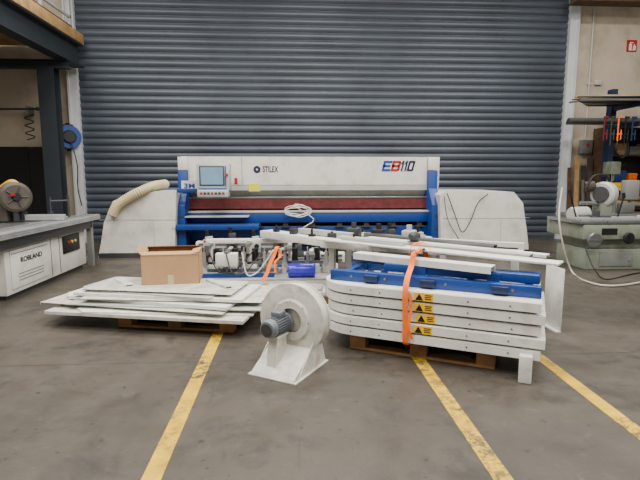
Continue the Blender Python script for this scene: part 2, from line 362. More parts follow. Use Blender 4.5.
for s, px0, px1 in ((0, 175.5, 185), (1, 432, 441)):
    a, b = ax(px0, 9.1), ax(px1, 9.1)
    sf = obj('side_frame', MB().prism([(9.1, .0), (9.1, .95), (9.38, 1.25), (9.38, 1.60), (10.5, 1.60), (10.6, 0)], 'X', a, b, .01), M_blue, fm, True)
    obj('end_cap', MB().bx(a+.0, b-.0, 9.42, 10.35, 1.61, 1.86, .004), M_white, sf, True)
    for zz in (.5, .75): obj('bolt', MB().cyl(((a+b)/2, 9.11, zz), ((a+b)/2, 9.085, zz), .025, 8), M_dgrey, sf, True)
p = at(189, 186, 9.3); obj('label_plate', MB().bx(p.x-.14, p.x+.16, 9.29, 9.3, p.z-.12, p.z+.1), M_white, fm, True)
text('3M', .12, (p.x+.01, 9.288, p.z), ROT_F, M_inkblue, fm, width=.2, bold=.004)
Yk = 8.85
a, b = at(196, 163, Yk), at(230, 197, Yk); w = b.x-a.x
cb = obj('control_console', MB().bx(a.x, b.x, Yk, Yk+.28, b.z+.1, a.z, .02).bx(a.x+.02, b.x-.02, Yk-.1, Yk+.2, b.z, b.z+.13, .02), M_lgrey, fm, True)
bz = obj('screen_bezel', MB().bx(a.x+.05, b.x-.09, Yk-.008, Yk+.004, b.z+.2, a.z-.05, .003), M_dgrey, cb, True)
obj('screen', MB().bx(a.x+.075, b.x-.115, Yk-.012, Yk-.006, b.z+.225, a.z-.075), M_screen, cb, True)
obj('blue_trim', MB().bx(b.x-.08, b.x-.06, Yk-.006, Yk+.002, b.z+.18, a.z-.05).bx(a.x+.04, b.x-.05, Yk-.006, Yk+.002, b.z+.14, b.z+.16).bx(a.x-.004, b.x+.004, Yk-.01, Yk+.03, b.z+.105, b.z+.125), M_inkblue, cb, True)
for k in range(7): obj('key', MB().bx(a.x+.07+k*.065, a.x+.115+k*.065, Yk-.108, Yk-.098, b.z+.05, b.z+.09), M_dgrey if k % 3 else M_red, cb, True)
obj('emergency_button', MB().cyl((b.x-.045, Yk, b.z+.4), (b.x-.045, Yk-.04, b.z+.4), .025, 14), M_red, cb, True)
# blue boom carrying the console, coming in from the left cabinet
q0, q1 = at(164, 191, 9.05), at(205, 191, 9.05)
obj('support_boom', MB().bx(q0.x, q1.x, 9.02, 9.10, q0.z-.03, q0.z+.045, .006).bx(q0.x, q0.x+.09, 9.0, 9.12, q0.z-.12, q0.z+.045, .006).bx(q1.x-.09, q1.x, Yk+.22, 9.1, q0.z-.03, q0.z+.045, .006), M_blue, fm, True)
obj('lower_ledge', MB().bx(X0-.1, X0+1.5, 8.95, 9.34, .50, .60, .01), M_blue, fm, True)
obj('lower_ledge', MB().bx(X0+.0, X0+1.3, 9.1, 9.34, .72, .75, .01), M_lgrey, fm, True)
# ribbed hose
P = [at(112, 215, 8.86), at(117, 206, 8.86), at(128, 198, 8.86), at(141, 191, 8.87), at(154, 186, 9.05), at(166, 184, 9.4)]
pts = crom(P, 14); mb = MB(); rings = []
for i, q in enumerate(pts):
    t_ = (pts[min(i+1, len(pts)-1)]-pts[max(i-1, 0)]).normalized(); s_ = Vector((0, 1, 0)); s_ = (s_-t_*s_.dot(t_)).normalized(); b_ = t_.cross(s_)
    r = .082+(.007 if i % 2 else -.005)
    rings.append([mb.bm.verts.new(q+s_*r*cos(j*pi/8)+b_*r*sin(j*pi/8)) for j in range(16)])
for A, B in zip(rings, rings[1:]):
    for j in range(16): mb.bm.faces.new((A[j], A[(j+1) % 16], B[(j+1) % 16], B[j]))
mb.bm.faces.new(rings[0][::-1]); mb.bm.faces.new(rings[-1]); bmesh.ops.recalc_face_normals(mb.bm, faces=mb.bm.faces)
obj('flexible_hose', mb, M_hose, None, True, loc=P[0], label='beige ribbed flexible hose arching over the left white cabinet', cat='hose')
c = at(298, 211, 9.2); path = []
for k in range(46):
    an = k*.6; path.append((c.x+(.22+.05*sin(k*1.3))*cos(an), 9.2+.05*sin(an*.5), c.z+.0+(.09+.03*cos(k))*sin(an)))
path += [(c.x+.3, 9.15, c.z-.15), (c.x+.1, 9.05, c.z-.3)]
obj('cable_coil', MB().tube(path, .009, 6, smooth=3), M_cable, None, True, loc=c, label='tangled white cable coil hanging on the front of the folding machine', cat='cable')
P = [at(447, 193, 8.9), at(455, 215, 8.88), at(462, 232, 8.86), at(470, 222, 8.86), at(478, 203, 8.88), at(488, 194, 8.9)]
obj('loose_cable', MB().tube(P, .009, 6), M_black, None, True, loc=P[0], label='thin dark cable looped over front of right white cabinet', cat='cable')
P = [at(444, 196, 8.9), at(448, 220, 8.88), at(458, 238, 8.86), at(463, 250, 8.84)]
obj('loose_cable', MB().tube(P, .008, 6), M_dgrey, None, True, loc=P[0], label='thin grey cable hanging down inner edge of right white cabinet', cat='cable')

# ------------------------------------------------------------ SLIDING TABLE SAW
XS = -3.42
ts = thing('table_saw', 'white sliding table saw with aluminium carriage at far left', 'table saw', (-4.0, 6.9, 0))
bd = obj('cabinet', MB().bx(-4.7, XS, 5.85, 8.1, .06, .64, .012), M_white, ts, True)
obj('plinth', MB().bx(-4.65, XS-.05, 5.9, 8.05, 0, .06), M_dgrey, bd, True)
obj('access_door', MB().bx(XS, XS+.012, 5.95, 6.85, .12, .6, .004), M_panel, bd, True)
obj('switch_panel', MB().bx(XS, XS+.02, 7.3, 7.85, .34, .60, .005), M_black, bd, True)
obj('vent', MB().bx(XS+.012, XS+.016, 6.1, 6.7, .2, .212).bx(XS+.012, XS+.016, 6.1, 6.7, .24, .252).bx(XS+.012, XS+.016, 6.1, 6.7, .28, .292), M_grey, bd, True)
obj('side_seam', MB().bx(XS, XS+.004, 6.95, 6.96, .08, .62).bx(XS, XS+.004, 7.2, 7.21, .08, .62).bx(XS+.012, XS+.015, 5.97, 6.83, .55, .558), M_dgrey, bd, True)
text('ROBLAND', .09, (XS+.016, 6.42, .45), ROT_R, M_inkb, bd, width=.52, bold=.001)
for k, y in enumerate((7.45, 7.56, 7.67)): obj('push_button', MB().cyl((XS+.02, y, .5), (XS+.04, y, .5), .022, 12), (M_red, M_yell, M_lgrey)[k], bd, True)
mb = MB(); mb.bx(XS-.12, XS+.16, 4.9, 8.35, .775, .86, .004)
for i in range(3): mb.bx(XS+.16, XS+.172, 4.9, 8.35, .780+i*.027, .792+i*.027)
obj('sliding_carriage', mb, M_alu, ts, True)
obj('carriage_slot', MB().bx(XS-.06, XS-.04, 4.92, 8.33, .858, .862).bx(XS-.0, XS+.02, 4.92, 8.33, .858, .862).bx(XS+.08, XS+.10, 4.92, 8.33, .858, .862), M_dgrey, ts, True)
obj('carriage_beam', MB().bx(XS-.1, XS+.08, 5.2, 8.2, .64, .775), M_dgrey, ts, True)
obj('cast_table', MB().bx(-4.9, XS-.14, 5.9, 7.5, .70, .85, .01), M_steel, ts, True)
obj('crosscut_fence', MB().bx(-5.3, XS+.15, 7.1, 7.16, .87, .95, .004), M_alu, ts, True)
obj('outrigger_rail', MB().bx(-5.4, XS-.1, 7.85, 7.92, .80, .86, .004).cyl((-4.9, 6.0, .90), (-4.9, 7.9, .90), .02), M_alu, ts, True)
obj('second_fence', MB().bx(-4.75, -3.95, 6.35, 6.40, .86, .93, .004).bx(-4.6, -4.5, 6.3, 6.45, .93, .98, .004), M_alu, ts, True)
obj('fence_stop', MB().bx(XS-.5, XS-.4, 7.05, 7.2, .87, 1.0, .01), M_black, ts, True)
obj('hand_clamp', MB().cyl((XS-.05, 7.7, .86), (XS-.05, 7.7, 1.2), .018).cyl((XS-.05, 7.7, 1.12), (XS-.25, 7.55, 1.12), .014).cyl((XS-.25, 7.55, 1.18), (XS-.25, 7.55, .96), .012).cyl((XS-.25, 7.55, .93), (XS-.25, 7.55, .96), .035), M_dgrey, ts, True)
obj('guard_post', MB().cyl((-4.85, 7.45, .85), (-4.85, 7.45, 1.35), .035).cyl((-4.85, 7.45, 1.33), (-4.25, 7.0, 1.33), .03), M_lgrey, ts, True)
p = at(15, 197, 7.0)
mb = MB(); mb.lathe([(.02, -.07), (.17, -.07), (.21, -.04), (.21, .04), (.17, .07), (.02, .07)], p, (.9, -1, 0)); gd = obj('blade_guard', mb, M_brown, ts, True)
mb = MB(); mb.lathe([(.01, 0), (.06, 0), (.05, .03), (.01, .03)], p+Vector((.047, -.052, 0)), (.9, -1, 0)); obj('hub', mb, M_black, gd, True)
for k in range(5):
    a_ = k*2*pi/5; v_ = Vector((.74*cos(a_), .67*cos(a_), sin(a_)))*.12
    obj('rib', MB().cyl(p+Vector((.05, -.055, 0))+v_*.5, p+Vector((.05, -.055, 0))+v_*1.2, .012, 8), M_dgrey, gd, True)
obj('small_handle', MB().bx(p.x+.02, p.x+.06, 6.85, 6.9, p.z+.02, p.z+.06), M_red, gd, True)
obj('guard_hanger', MB().bx(p.x-.02, p.x+.02, 6.96, 7.04, p.z-.34, p.z+.14), M_dgrey, ts, True)
obj('motor_unit', MB().bx(p.x-.45, p.x-.1, 6.95, 7.25, .86, 1.12, .02).cyl((p.x-.3, 6.95, 1.0), (p.x-.3, 6.8, 1.0), .08), M_brown, ts, True)
P = [at(-20, 196, 7.1), at(0, 190, 7.1), at(12, 183, 7.1), at(20, 190, 7.1)]
obj('dust_hose', MB().tube(P, .055, 12), M_yplas, ts, True)
for x, y in ((XS+.05, 5.4), (XS+.05, 8.2)): obj('leg', MB().bx(x-.05, x+.03, y-.04, y+.04, 0, .775), M_grey, ts, True)

# ------------------------------------------------------------ RIGHT BACKGROUND
gx0 = ax(563, 7.8, 240)
gm = thing('grinding_machine', 'grey green cast iron workshop machine with round white head at right', 'workshop machine', (5.6, 7.8, 0))
obj('base', MB().bx(gx0+.12, 7.2, 7.34, 8.2, 0, .34, .02).bx(gx0+.2, 7.2, 7.38, 8.2, .34, .56, .01).bx(gx0, 7.2, 7.25, 8.35, .5, .74, .02), M_green, gm, True)
for k in range(2): obj('door_panel', MB().bx(gx0+.35+.7*k, gx0+.9+.7*k, 7.325, 7.34, .06, .3, .005).bx(gx0+.82+.7*k, gx0+.85+.7*k, 7.31, 7.326, .15, .21), M_grey, gm, True)
obj('nameplate', MB().bx(gx0+.3, gx0+.55, 7.243, 7.25, .58, .68), M_black, gm, True)
obj('table', MB().bx(gx0-.06, 7.1, 7.25, 8.25, .745, .80, .008).bx(gx0+.15, 6.6, 7.6, 8.2, .80, .87, .01), M_steel, gm, True)
for y in (7.35, 7.5): obj('guide_rail', MB().bx(gx0+.0, 6.9, y-.02, y+.02, .80, .84, .004), M_alu, gm, True)
c = at(604, 194, 8.0)
mb = MB(); mb.lathe([(.05, -.09), (.18, -.09), (.21, -.06), (.21, .06), (.18, .09), (.05, .09)], c, (-1, -.6, 0)); obj('wheel_guard', mb, M_lgrey, gm, True)
mb = MB(); mb.lathe([(.02, 0), (.13, 0), (.13, .05), (.02, .05)], c+Vector((-.075, -.045, 0)), (-1, -.6, 0)); obj('disc', mb, M_dgrey, gm, True)
obj('column', MB().bx(c.x-.08, c.x+.2, 7.9, 8.2, .8, c.z, .03), M_green, gm, True)
c2 = at(577, 214, 7.75)
mb = MB(); mb.lathe([(.04, 0), (.1, .01), (.12, .05), (.12, .32), (.08, .36), (.03, .4)], c2+Vector((-.12, 0, 0)), (1, .2, 0)); obj('motor', mb, M_lgrey, gm, True)
obj('motor_bracket', MB().bx(c2.x-.1, c2.x+.2, 7.7, 7.9, .8, c2.z-.05), M_grey, gm, True)
c3 = at(594, 240, 7.2); mb = MB(); mb.lathe([(.1, 0), (.12, .01), (.12, .03), (.1, .04)], c3, (0, -1, 0)); mb.bx(c3.x-.1, c3.x+.1, 7.15, 7.21, c3.z-.012, c3.z+.012).cyl((c3.x, 7.3, c3.z), (c3.x, 7.15, c3.z), .02); obj('handwheel', mb, M_steel, gm, True)
c4 = at(628, 238, 7.2); mb = MB(); mb.lathe([(.07, 0), (.09, .01), (.09, .03), (.07, .04)], c4, (0, -1, 0)); mb.bx(c4.x-.012, c4.x+.012, 7.15, 7.21, c4.z-.08, c4.z+.08).cyl((c4.x, 7.3, c4.z), (c4.x, 7.15, c4.z), .018); obj('handwheel', mb, M_black, gm, True)
obj('cross_arm', MB().cyl(at(580, 203, 8.0), at(648, 205, 8.0), .035).cyl(at(614, 215, 7.9), at(614, 196, 7.9), .03).box(at(624, 208, 7.9), (.25, .2, .16), bev=.02), M_steel, gm, True)
obj('small_motor', MB().cyl(at(584, 187, 8.1), at(593, 186, 8.1), .09).cyl(at(583, 216, 8.1), at(583, 180, 8.1), .025), M_brown, gm, True)
obj('control_box', MB().box(at(630, 190, 8.1), (.24, .16, .34), bev=.02).cyl(at(630, 198, 8.1), at(630, 217, 8.1), .03), M_grey, gm, True)
obj('vice', MB().box(at(600, 219, 7.45), (.3, .12, .1), bev=.01).box(at(596, 215, 7.45), (.05, .14, .16), bev=.01).cyl(at(598, 220, 7.4), at(608, 222, 7.25), .015), M_dgrey, gm, True)
for q0, q1 in (((577, 221), (570, 192)), ((617, 219), (624, 196))):
    obj('lever', MB().cyl(at(*q0, 7.55), at(*q1, 7.5), .012).cyl(at(q1[0], q1[1]+2, 7.5), at(q1[0]-.5, q1[1]-3, 7.5), .026), M_black, gm, True)
obj('guide_fence', MB().box(at(616, 220, 7.6), (.6, .03, .12), bev=.004).box(at(638, 218, 7.65), (.12, .3, .1), bev=.01), M_lgrey, gm, True)
P = [at(586, 188, 8.0), at(594, 176, 8.0), at(606, 176, 8.0), at(612, 186, 8.0), at(620, 192, 8.0)]
obj('motor_lead', MB().tube(P, .02, 8), M_black, gm, True)
P = [at(562, 188, 7.7), at(559, 215, 7.2), at(563, 245, 7.12), gr(572, 273)+Vector((0, 0, .02)), gr(590, 284)+Vector((0, 0, .02)), gr(618, 287)+Vector((0, 0, .02)), gr(660, 280)+Vector((0, 0, .02))]
obj('air_hose', MB().tube(P, .013, 8, smooth=8), M_gcable, None, True, loc=P[3], label='pale grey hose dropping from workshop machine onto floor at right', cat='hose')
P = [at(586, 250, 7.2), at(594, 268, 7.0), gr(606, 280)+Vector((0, 0, .012)), gr(636, 274)+Vector((0, 0, .012)), gr(670, 270)+Vector((0, 0, .012))]
obj('power_cable', MB().tube(P, .010, 8, smooth=8), M_black, None, True, loc=P[2], label='thin black cable trailing on floor below the workshop machine', cat='cable')
# timber bench
bx0 = ax(600, 9.9, 200); zb = az(203, 9.9, 610)
tb = thing('workbench', 'wooden workbench with offcuts behind the workshop machine', 'workbench', (7.3, 10, 0))
obj('worktop', MB().bx(bx0, 9.4, 9.6, 10.4, zb-.06, zb), M_woodd, tb, True)
for x in (bx0+.08, 9.3):
    for y in (9.68, 10.32): obj('leg', MB().bx(x-.04, x+.04, y-.04, y+.04, 0, zb-.06), M_woodd, tb, True)
obj('shelf', MB().bx(bx0+.1, 9.3, 9.65, 10.35, .35, .39), M_woodd, tb, True)
labs = ['lowest wide pale timber board on the bench at right', 'second brown timber board up in the bench pile', 'third timber board in the bench pile, set askew', 'topmost short pale timber board on the bench pile']
for k in range(4):
    z = zb+.005+k*.055; x = bx0+.25+.1*k
    obj('timber_board', MB().bx(0, 1.7-.2*k, -.16, .16, 0, .05, .004), (M_wood2, M_woodd)[k % 2], None, loc=(x, 9.95, z), rz=R((2, -3, 5, -2)[k]), label=labs[k], cat='timber board', group='boards piled on the bench')
p = at(619, 184, 9.9); zt2 = zb+.23
mb = MB()
mb.bx(-.16, .16, -.14, .14, 0, .01).bx(-.16, -.15, -.14, .14, .01, .2).bx(.15, .16, -.14, .14, .01, .2).bx(-.15, .15, -.14, -.13, .01, .14).bx(-.15, .15, .13, .14, .01, .2).bx(-.17, .17, -.15, -.14, .12, .15)
obj('storage_bin', mb, M_yplas, None, loc=(p.x+.05, 9.92, zt2), rz=.1, label='yellow open plastic storage bin on the timber pile', cat='storage bin')
mb = MB(); mb.bx(-.18, .18, -.14, .14, 0, .01).bx(-.18, -.17, -.14, .14, .01, .24).bx(.17, .18, -.14, .14, .01, .24).bx(-.17, .17, -.14, -.13, .01, .22).bx(-.17, .17, .13, .14, .01, .24).bx(-.19, .19, -.15, -.14, .2, .24)
obj('storage_bin', mb, M_dred, None, loc=(p.x+.46, 9.92, zt2), rz=-.1, label='red open crate beside the yellow bin on the timber pile', cat='storage bin')
mb = MB(); mb.lathe([(.09, 0), (.1, .02), (.1, .22), (.04, .3), (.035, .34), (.04, .35)], (0, 0, 0), (0, 0, 1)); obj('canister', mb, M_lgrey, None, loc=(bx0+.13, 9.8, zb), label='pale grey plastic canister on the left end of the bench', cat='canister')
# shelving
sx0 = ax(598, 10.9, 160)
sv = thing('shelving_unit', 'dark open shelving unit with boxes against the wall behind bench', 'shelving', (sx0+1.2, 10.9, 0))
zs = az(128, 10.9, 620)
obj('back_panel', MB().bx(sx0, 9.6, 11.12, 11.14, .02, zs), M_darkdoor, sv, True)
for x in (sx0, sx0+1.3, 9.58): obj('side_panel', MB().bx(x, x+.03, 10.75, 11.12, 0, zs), M_woodd, sv, True)
for k in range(5): obj('shelf', MB().bx(sx0+.03, 9.58, 10.75, 11.12, .1+k*(zs-.13)/4, .13+k*(zs-.13)/4), M_woodd, sv, True)
bl_ = [('red box on upper shelf of dark shelving', M_dred), ('pale cardboard box on upper shelf of dark shelving', M_card), ('grey metal tool case on the upper dark shelf', M_grey), ('yellow tub at right end of the upper dark shelf', M_yplas), ('white box on the middle shelf of dark shelving', M_panel), ('blue tool box on the middle shelf of dark shelving', M_blue), ('orange case on the middle shelf of dark shelving', M_orange)]
for k, (lb, mm) in enumerate(bl_):
    lev = 3 if k < 4 else 2; x = sx0+.2+(k if k < 4 else k-4)*.30; z = .1305+lev*(zs-.13)/4
    w_, h_ = .20+.03*(k % 3), .2+.06*(k % 2)
    obj('storage_box', MB().bx(-w_/2, w_/2, -.13, .13, 0, h_, .01).bx(-w_/2-.006, w_/2+.006, -.136, .136, h_-.05, h_-.02).bx(-.04, .04, -.145, -.13, h_*.4, h_*.5), mm, None, loc=(x, 10.92, z), label=lb, cat='box')
q = (bx0+.42, 10.28)
dp = thing('drill_press', 'grey green drill press standing on bench beside the storage bins', 'drill press', (q[0], q[1], zb))
obj('base_plate', MB().bx(q[0]-.14, q[0]+.14, q[1]-.1, q[1]+.1, zb, zb+.04, .01), M_green, dp, True)
obj('column', MB().cyl((q[0], q[1]+.04, zb+.04), (q[0], q[1]+.04, zb+.85), .03), M_steel, dp, True)
obj('head', MB().bx(q[0]-.11, q[0]+.11, q[1]-.22, q[1]+.1, zb+.6, zb+.88, .03), M_green, dp, True)
obj('chuck', MB().cyl((q[0], q[1]-.14, zb+.6), (q[0], q[1]-.14, zb+.46), .03, 14, .02), M_steel, dp, True)
obj('handle', MB().cyl((q[0]+.11, q[1]-.1, zb+.7), (q[0]+.24, q[1]-.24, zb+.6), .012).cyl((q[0]+.11, q[1]-.1, zb+.7), (q[0]+.2, q[1]-.2, zb+.84), .012), M_black, dp, True)
for k, (px, top) in enumerate(((572, 168), (579, 156), (586, 166), (592, 158))):
    x = ax(px, 10.9, 180); zz = az(top, 11, px)
    obj('leaning_board', MB().box((0, 0, zz/2), (.09+.012*k, .03, zz), rot=Matrix.Rotation(R(-4), 3, 'X')), (M_woodd, M_wood2, M_dgrey, M_brown)[k], None, loc=(x, 10.97, .012), label=['dark narrow board leaning on the wall right of the shutter', 'tallest pale board leaning on wall right of the shutter', 'dark grey board leaning on the wall behind the canister', 'brown board leaning on wall beside the dark shelving'][k], cat='board')
# rack
rk = thing('cantilever_rack', 'blue steel rack holding long dark bars near the top right', 'rack', (8.0, 9.9, 0))
rx = ax(632, 9.8, 130); zr = az(121, 9.8, 630)
for x in (rx, rx+1.6):
    u_ = obj('upright', MB().bx(x-.06, x+.06, 10.42, 10.6, 0, zr+.75), M_blued, rk, True)
    for z in (zr-.04, zr+.36): obj('arm', MB().bx(x-.03, x+.03, 9.5, 10.42, z-.08, z), M_blued, rk, True)
for k in range(4):
    x0 = ax(566+5*k, 9.7, 118); obj('long_bar', MB().bx(x0, 10.5, 9.55+.2*k, 9.65+.2*k, zr-.039, zr+.03, .005), (M_dgrey, M_woodd, M_black, M_grey)[k], None, True, loc=(x0, 9.7+.2*k, zr-.04), label=['nearest dark bar on the lower arms of the blue rack', 'brown wooden bar in middle of the lower rack arms', 'black bar behind the brown one on the lower rack arms', 'rearmost grey bar on the lower arms of the blue rack'][k], cat='bar', group='bars on the lower rack arms')
for k in range(6):
    x0 = ax(574+6*k, 9.7, 108)
    mb = MB(); plank(mb, (x0, 9.56+.14*k, zr+.385), (10.4, 9.56+.14*k, zr+.40), .1, .04+.012*(k % 2))
    obj('metal_profile', mb, (M_steel, M_dgrey, M_woodd)[k % 3], None, True, loc=(x0, 9.7, zr+.38), label='long metal profile on the upper arms of the blue rack', cat='metal profile', group='profiles on the upper rack arms')
for k in range(10):
    mb = MB(); plank(mb, (ax(573+5*((k*7) % 10), 9.7, 98), 9.53+.09*k, zr+.43+.015*(k % 4)), (10.3, 9.53+.09*k, zr+.50+.05*k), .075, .020+.012*(k % 2))
    obj('metal_strip', mb, (M_dgrey, M_woodd, M_lgrey, M_wood2, M_steel)[k % 5], None, True, loc=(8, 9.53+.09*k, zr+.45), label='loose tilted strip on top of the rack profiles', cat='metal strip', group='strips on top of the rack')
for k in range(5):
    x = ax(602+7*k, 9.6, 130)
    obj('hand_clamp', MB().bx(x-.010, x+.010, 9.53, 9.549, zr-.42-.09*(k % 2), zr+.05).bx(x-.010, x+.08, 9.53, 9.56, zr+.031, zr+.06).bx(x, x+.08, 9.525, 9.549, zr-.3, zr-.27).cyl((x+.068, 9.538, zr-.40), (x+.068, 9.538, zr-.2), .010), (M_dred, M_dgrey, M_orange, M_black, M_blued)[k], None, True, loc=(x, 9.54, zr-.5), label=['dark red bar clamp hanging leftmost from the rack bars', 'longer dark grey bar clamp second from left on rack bars', 'orange bar clamp hanging from the rack bars', 'black bar clamp hanging right of the orange one', 'dark blue bar clamp hanging rightmost from the rack bars'][k], cat='clamp', group='clamps hanging from the rack')
c = at(622, 145, 9.7); path = []
for k in range(30): path.append((c.x+.13*cos(k*.7), 9.7+.02*sin(k), c.z+.0+(.2+.02*sin(k*2))*sin(k*.7)-.05))
obj('hanging_hose', MB().tube(path, .014, 6, smooth=3), M_black, None, True, loc=(c.x, 9.7, c.z-.25), label='black hose coil hanging below the lower rack bars', cat='hose')
p = at(584, 147, YD)
t = thing('electrical_box', 'small grey electrical box on wall beside right door rail', 'electrical box', (p.x, YD, p.z-.15))
obj('housing', MB().bx(p.x-.14, p.x+.14, YD-.12, YD, p.z-.16, p.z+.16, .015), M_grey, t, True); obj('switch', MB().cyl((p.x, YD-.12, p.z+.04), (p.x, YD-.16, p.z+.04), .03), M_red, t, True)
p = at(597, 83, YD)
obj('wall_socket', MB().bx(p.x-.08, p.x+.08, YD-.06, YD, p.z-.05, p.z+.05, .01), M_lgrey, None, True, loc=(p.x, YD, p.z), label='small white socket box on the beige wall', cat='socket')
p = at(590, 60, YD)
obj('conduit_pipe', MB().cyl((p.x, YD-.03, az(138, YD)), (p.x, YD-.03, 5.9), .018).bx(p.x-.04, p.x+.04, YD-.05, YD, 3.6, 3.64), M_lgrey, None, True, loc=(p.x, YD-.03, 2), label='thin vertical conduit running up the beige wall', cat='conduit')
obj('roof_beam', MB().bx(ax(570, 10.8, 2), 10.9, 10.55, 10.8, az(3, 10.7, 600), az(3, 10.7, 600)+.25).bx(ax(570, 10.8, 2), 10.9, 10.5, 10.85, az(3, 10.7, 600)-.02, az(3, 10.7, 600)), M_woodd, None, True, loc=(8, 10.7, 5.2), label='dark roof beam crossing above the beige wall at top right', cat='beam')
p = at(631.5, 46, YD)
sg = thing('fire_sign', 'red fire extinguisher sign on beige wall at top right', 'sign', (p.x, YD, p.z-.14))
obj('sign_board', MB().bx(p.x-.12, p.x+.12, YD-.012, YD, p.z-.13, p.z+.13), M_red, sg, True)
obj('extinguisher_symbol', MB().bx(p.x-.07, p.x-.0, YD-.016, YD-.012, p.z-.1, p.z+.04).bx(p.x-.05, p.x-.02, YD-.016, YD-.012, p.z+.04, p.z+.08).bx(p.x-.02, p.x+.03, YD-.016, YD-.012, p.z+.06, p.z+.08).prism([(p.x+.02, p.z-.1), (p.x+.09, p.z-.1), (p.x+.1, p.z-.02), (p.x+.055, p.z+.05), (p.x+.03, p.z-.02)], 'Y', YD-.016, YD-.012), M_panel, sg, True)

# ------------------------------------------------------------ pallets
def pallet(loc, rz, label, L=1.2, W=.8):
    t = thing('wooden_pallet', label, 'pallet', loc, rz, 'wooden pallets')
    for k in range(5):
        y = k*(W-.12)/4; obj('deck_board', MB().bx(0, L, y, y+min(.12, W/5-.004), .122, .144, .003), M_wood, t)
    for x in (0, L/2-.07, L-.14): obj('stringer', MB().bx(x, x+.14, 0, W, .1, .122), M_wood, t)
    for x in (0, L/2-.07, L-.14):
        for y in (0, W/2-.05, W-.1): obj('block', MB().bx(x, x+.14, y, y+.1, .022, .1, .004), M_wood, t)
    for y in (0, W/2-.05, W-.1): obj('bottom_board', MB().bx(0, L, y, y+.1, 0, .022), M_wood, t)
    return t

# ------------------------------------------------------------ STACK of curved covers (right)
RS = R(-27); O = Vector((.50, 4.05, 0))
def S(u, v, z=0): return O+Vector((u*cos(RS)-v*sin(RS), u*sin(RS)+v*cos(RS), z))
pallet(S(0, 0), RS, 'wooden pallet under the stack of rounded white cover panels')
def outline(off, uR=1.5, n=14, g=0):
    r = .34-off; P = [(uR, -.1+off), (.05, -.1+off)]
    for k in range(1, n+1):
        a = -pi/2-k*pi/2/n; P.append((.05+r*cos(a), .24+r*sin(a)))
    for k in range(0, n+1):
        a = pi-k*pi/2/n; P.append((.05+r*cos(a), .36+r*sin(a)))
    P.append((uR, .7-off)); return P
plabs = ['lowest rounded white cover panel on the pallet, without sticker', 'second rounded white cover panel from the bottom of the stack', 'middle rounded white cover panel of the five in the stack', 'second rounded white cover panel from the top of the stack', 'topmost rounded white cover panel, directly under the blue beams']
for k in range(5):
    z0 = .146+.09*k
    t = thing('cover_panel', plabs[k], 'cover panel', S(random.uniform(-.012, .012), random.uniform(-.008, .008), z0), RS+R(random.uniform(-.4, .4)), 'rounded white cover panels')
    uR = 1.52+(.0, .03, -.02, .02, -.01)[k]
    obj('skirt', MB().prism(outline(0, uR)+outline(.025, uR)[::-1], 'Z', .010, .078), M_panel, t)
    obj('top_sheet', MB().prism(outline(.010, uR), 'Z', .078, .083), M_panel, t)
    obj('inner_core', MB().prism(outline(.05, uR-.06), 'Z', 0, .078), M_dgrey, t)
    obj('end_bracket', MB().bx(uR-.05, uR-.02, -.07, -.03, .0, .078).bx(uR-.05, uR-.02, .3, .34, .0, .078).bx(uR-.03, uR-.02, .05, .25, .02, .06), M_lgrey, t)
    for uu in (.05, .3, 1.0, 1.3): obj('rivet', MB().cyl((uu, -.099, .042), (uu, -.104, .042), .006, 10), M_dgrey, t)
    if k:
        s = obj('warning_sticker', MB().bx(.585, .735, -.1025, -.0995, .011, .076), M_yell, t)
        obj('warning_triangle', MB().prism([(.596, .016), (.660, .016), (.628, .070)], 'Y', -.104, -.1025), M_inkb, s)
        obj('warning_text', MB().bx(.672, .727, -.104, -.1025, .055, .062).bx(.672, .72, -.104, -.1025, .040, .047).bx(.672, .725, -.104, -.1025, .025, .032), M_inkb, s)
    else:
        obj('support_foot', MB().bx(1.38, 1.47, -.18, -.103, -.146, .06, .008), M_panel, t)
zt5 = .146+.09*4+.083
bf = thing('blue_support_rails', 'blue steel rails joined by cross members on top of white cover stack', 'steel rails', S(0, 0, zt5), RS)
for v in (.02, .58):
    obj('long_rail', MB().bx(-.2, 1.5, v, v+.08, 0, .09, .008), M_blue, bf)
for u in (-.1, .42, .95, 1.38): obj('cross_member', MB().bx(u, u+.06, .10, .58, .01, .08, .006), M_blue, bf)
for u in (.12, .6, 1.15): obj('bracket', MB().bx(u, u+.12, -.02, .02, .02, .075, .006), M_blued, bf)
for u in (.0, .3, .8, 1.3): obj('bolt', MB().cyl((u, .02, .05), (u, .01, .05), .012, 8), M_steel, bf)
obj('blue_beam', MB().bx(.25, 1.48, .14, .22, 0, .07, .008).bx(.5, .62, .12, .14, .0, .06).bx(1.1, 1.2, .12, .14, .0, .06), M_blue, None, loc=S(0, 0, zt5+.091), rz=RS+R(-1.5), label='single blue beam laid on the front part of the blue rails', cat='steel beam')
obj('blue_beam', MB().bx(-.15, .95, .42, .50, 0, .07, .008), M_blued, None, loc=S(0, 0, zt5+.091), rz=RS, label='darker blue beam on the rear left part of the blue rails', cat='steel beam')
obj('junction_plate', MB().bx(-.12, .12, -.08, .08, 0, .012).bx(-.1, -.04, -.06, .06, .012, .05).bx(.02, .08, -.06, .06, .012, .06), M_blued, None, loc=S(.16, .3, zt5+.0015), rz=RS+.3, label='small dark bracket plate on white cover between the blue rails', cat='bracket plate')
def Lprof(name, a, b, w, h, m, label, cat, group=None):
    a, b = Vector(a), Vector(b); d = b-a; L = Vector((d.x, d.y, 0)).length; rz = math.atan2(d.y, d.x)
    return obj(name, MB().bx(0, L, -w/2, w/2, h-.006, h).bx(0, L, -w/2, -w/2+.006, 0, h-.006).bx(0, L, w/2-.006, w/2, 0, h-.006), m, None, loc=a, rz=rz, label=label, cat=cat, group=group)
zc = zt5+.162
Lprof('white_channel', S(-.05, .30, zc), S(1.15, .07, zc), .13, .055, M_panel, 'short white steel channel lying across the blue beams', 'steel channel')
zz = zc+.06
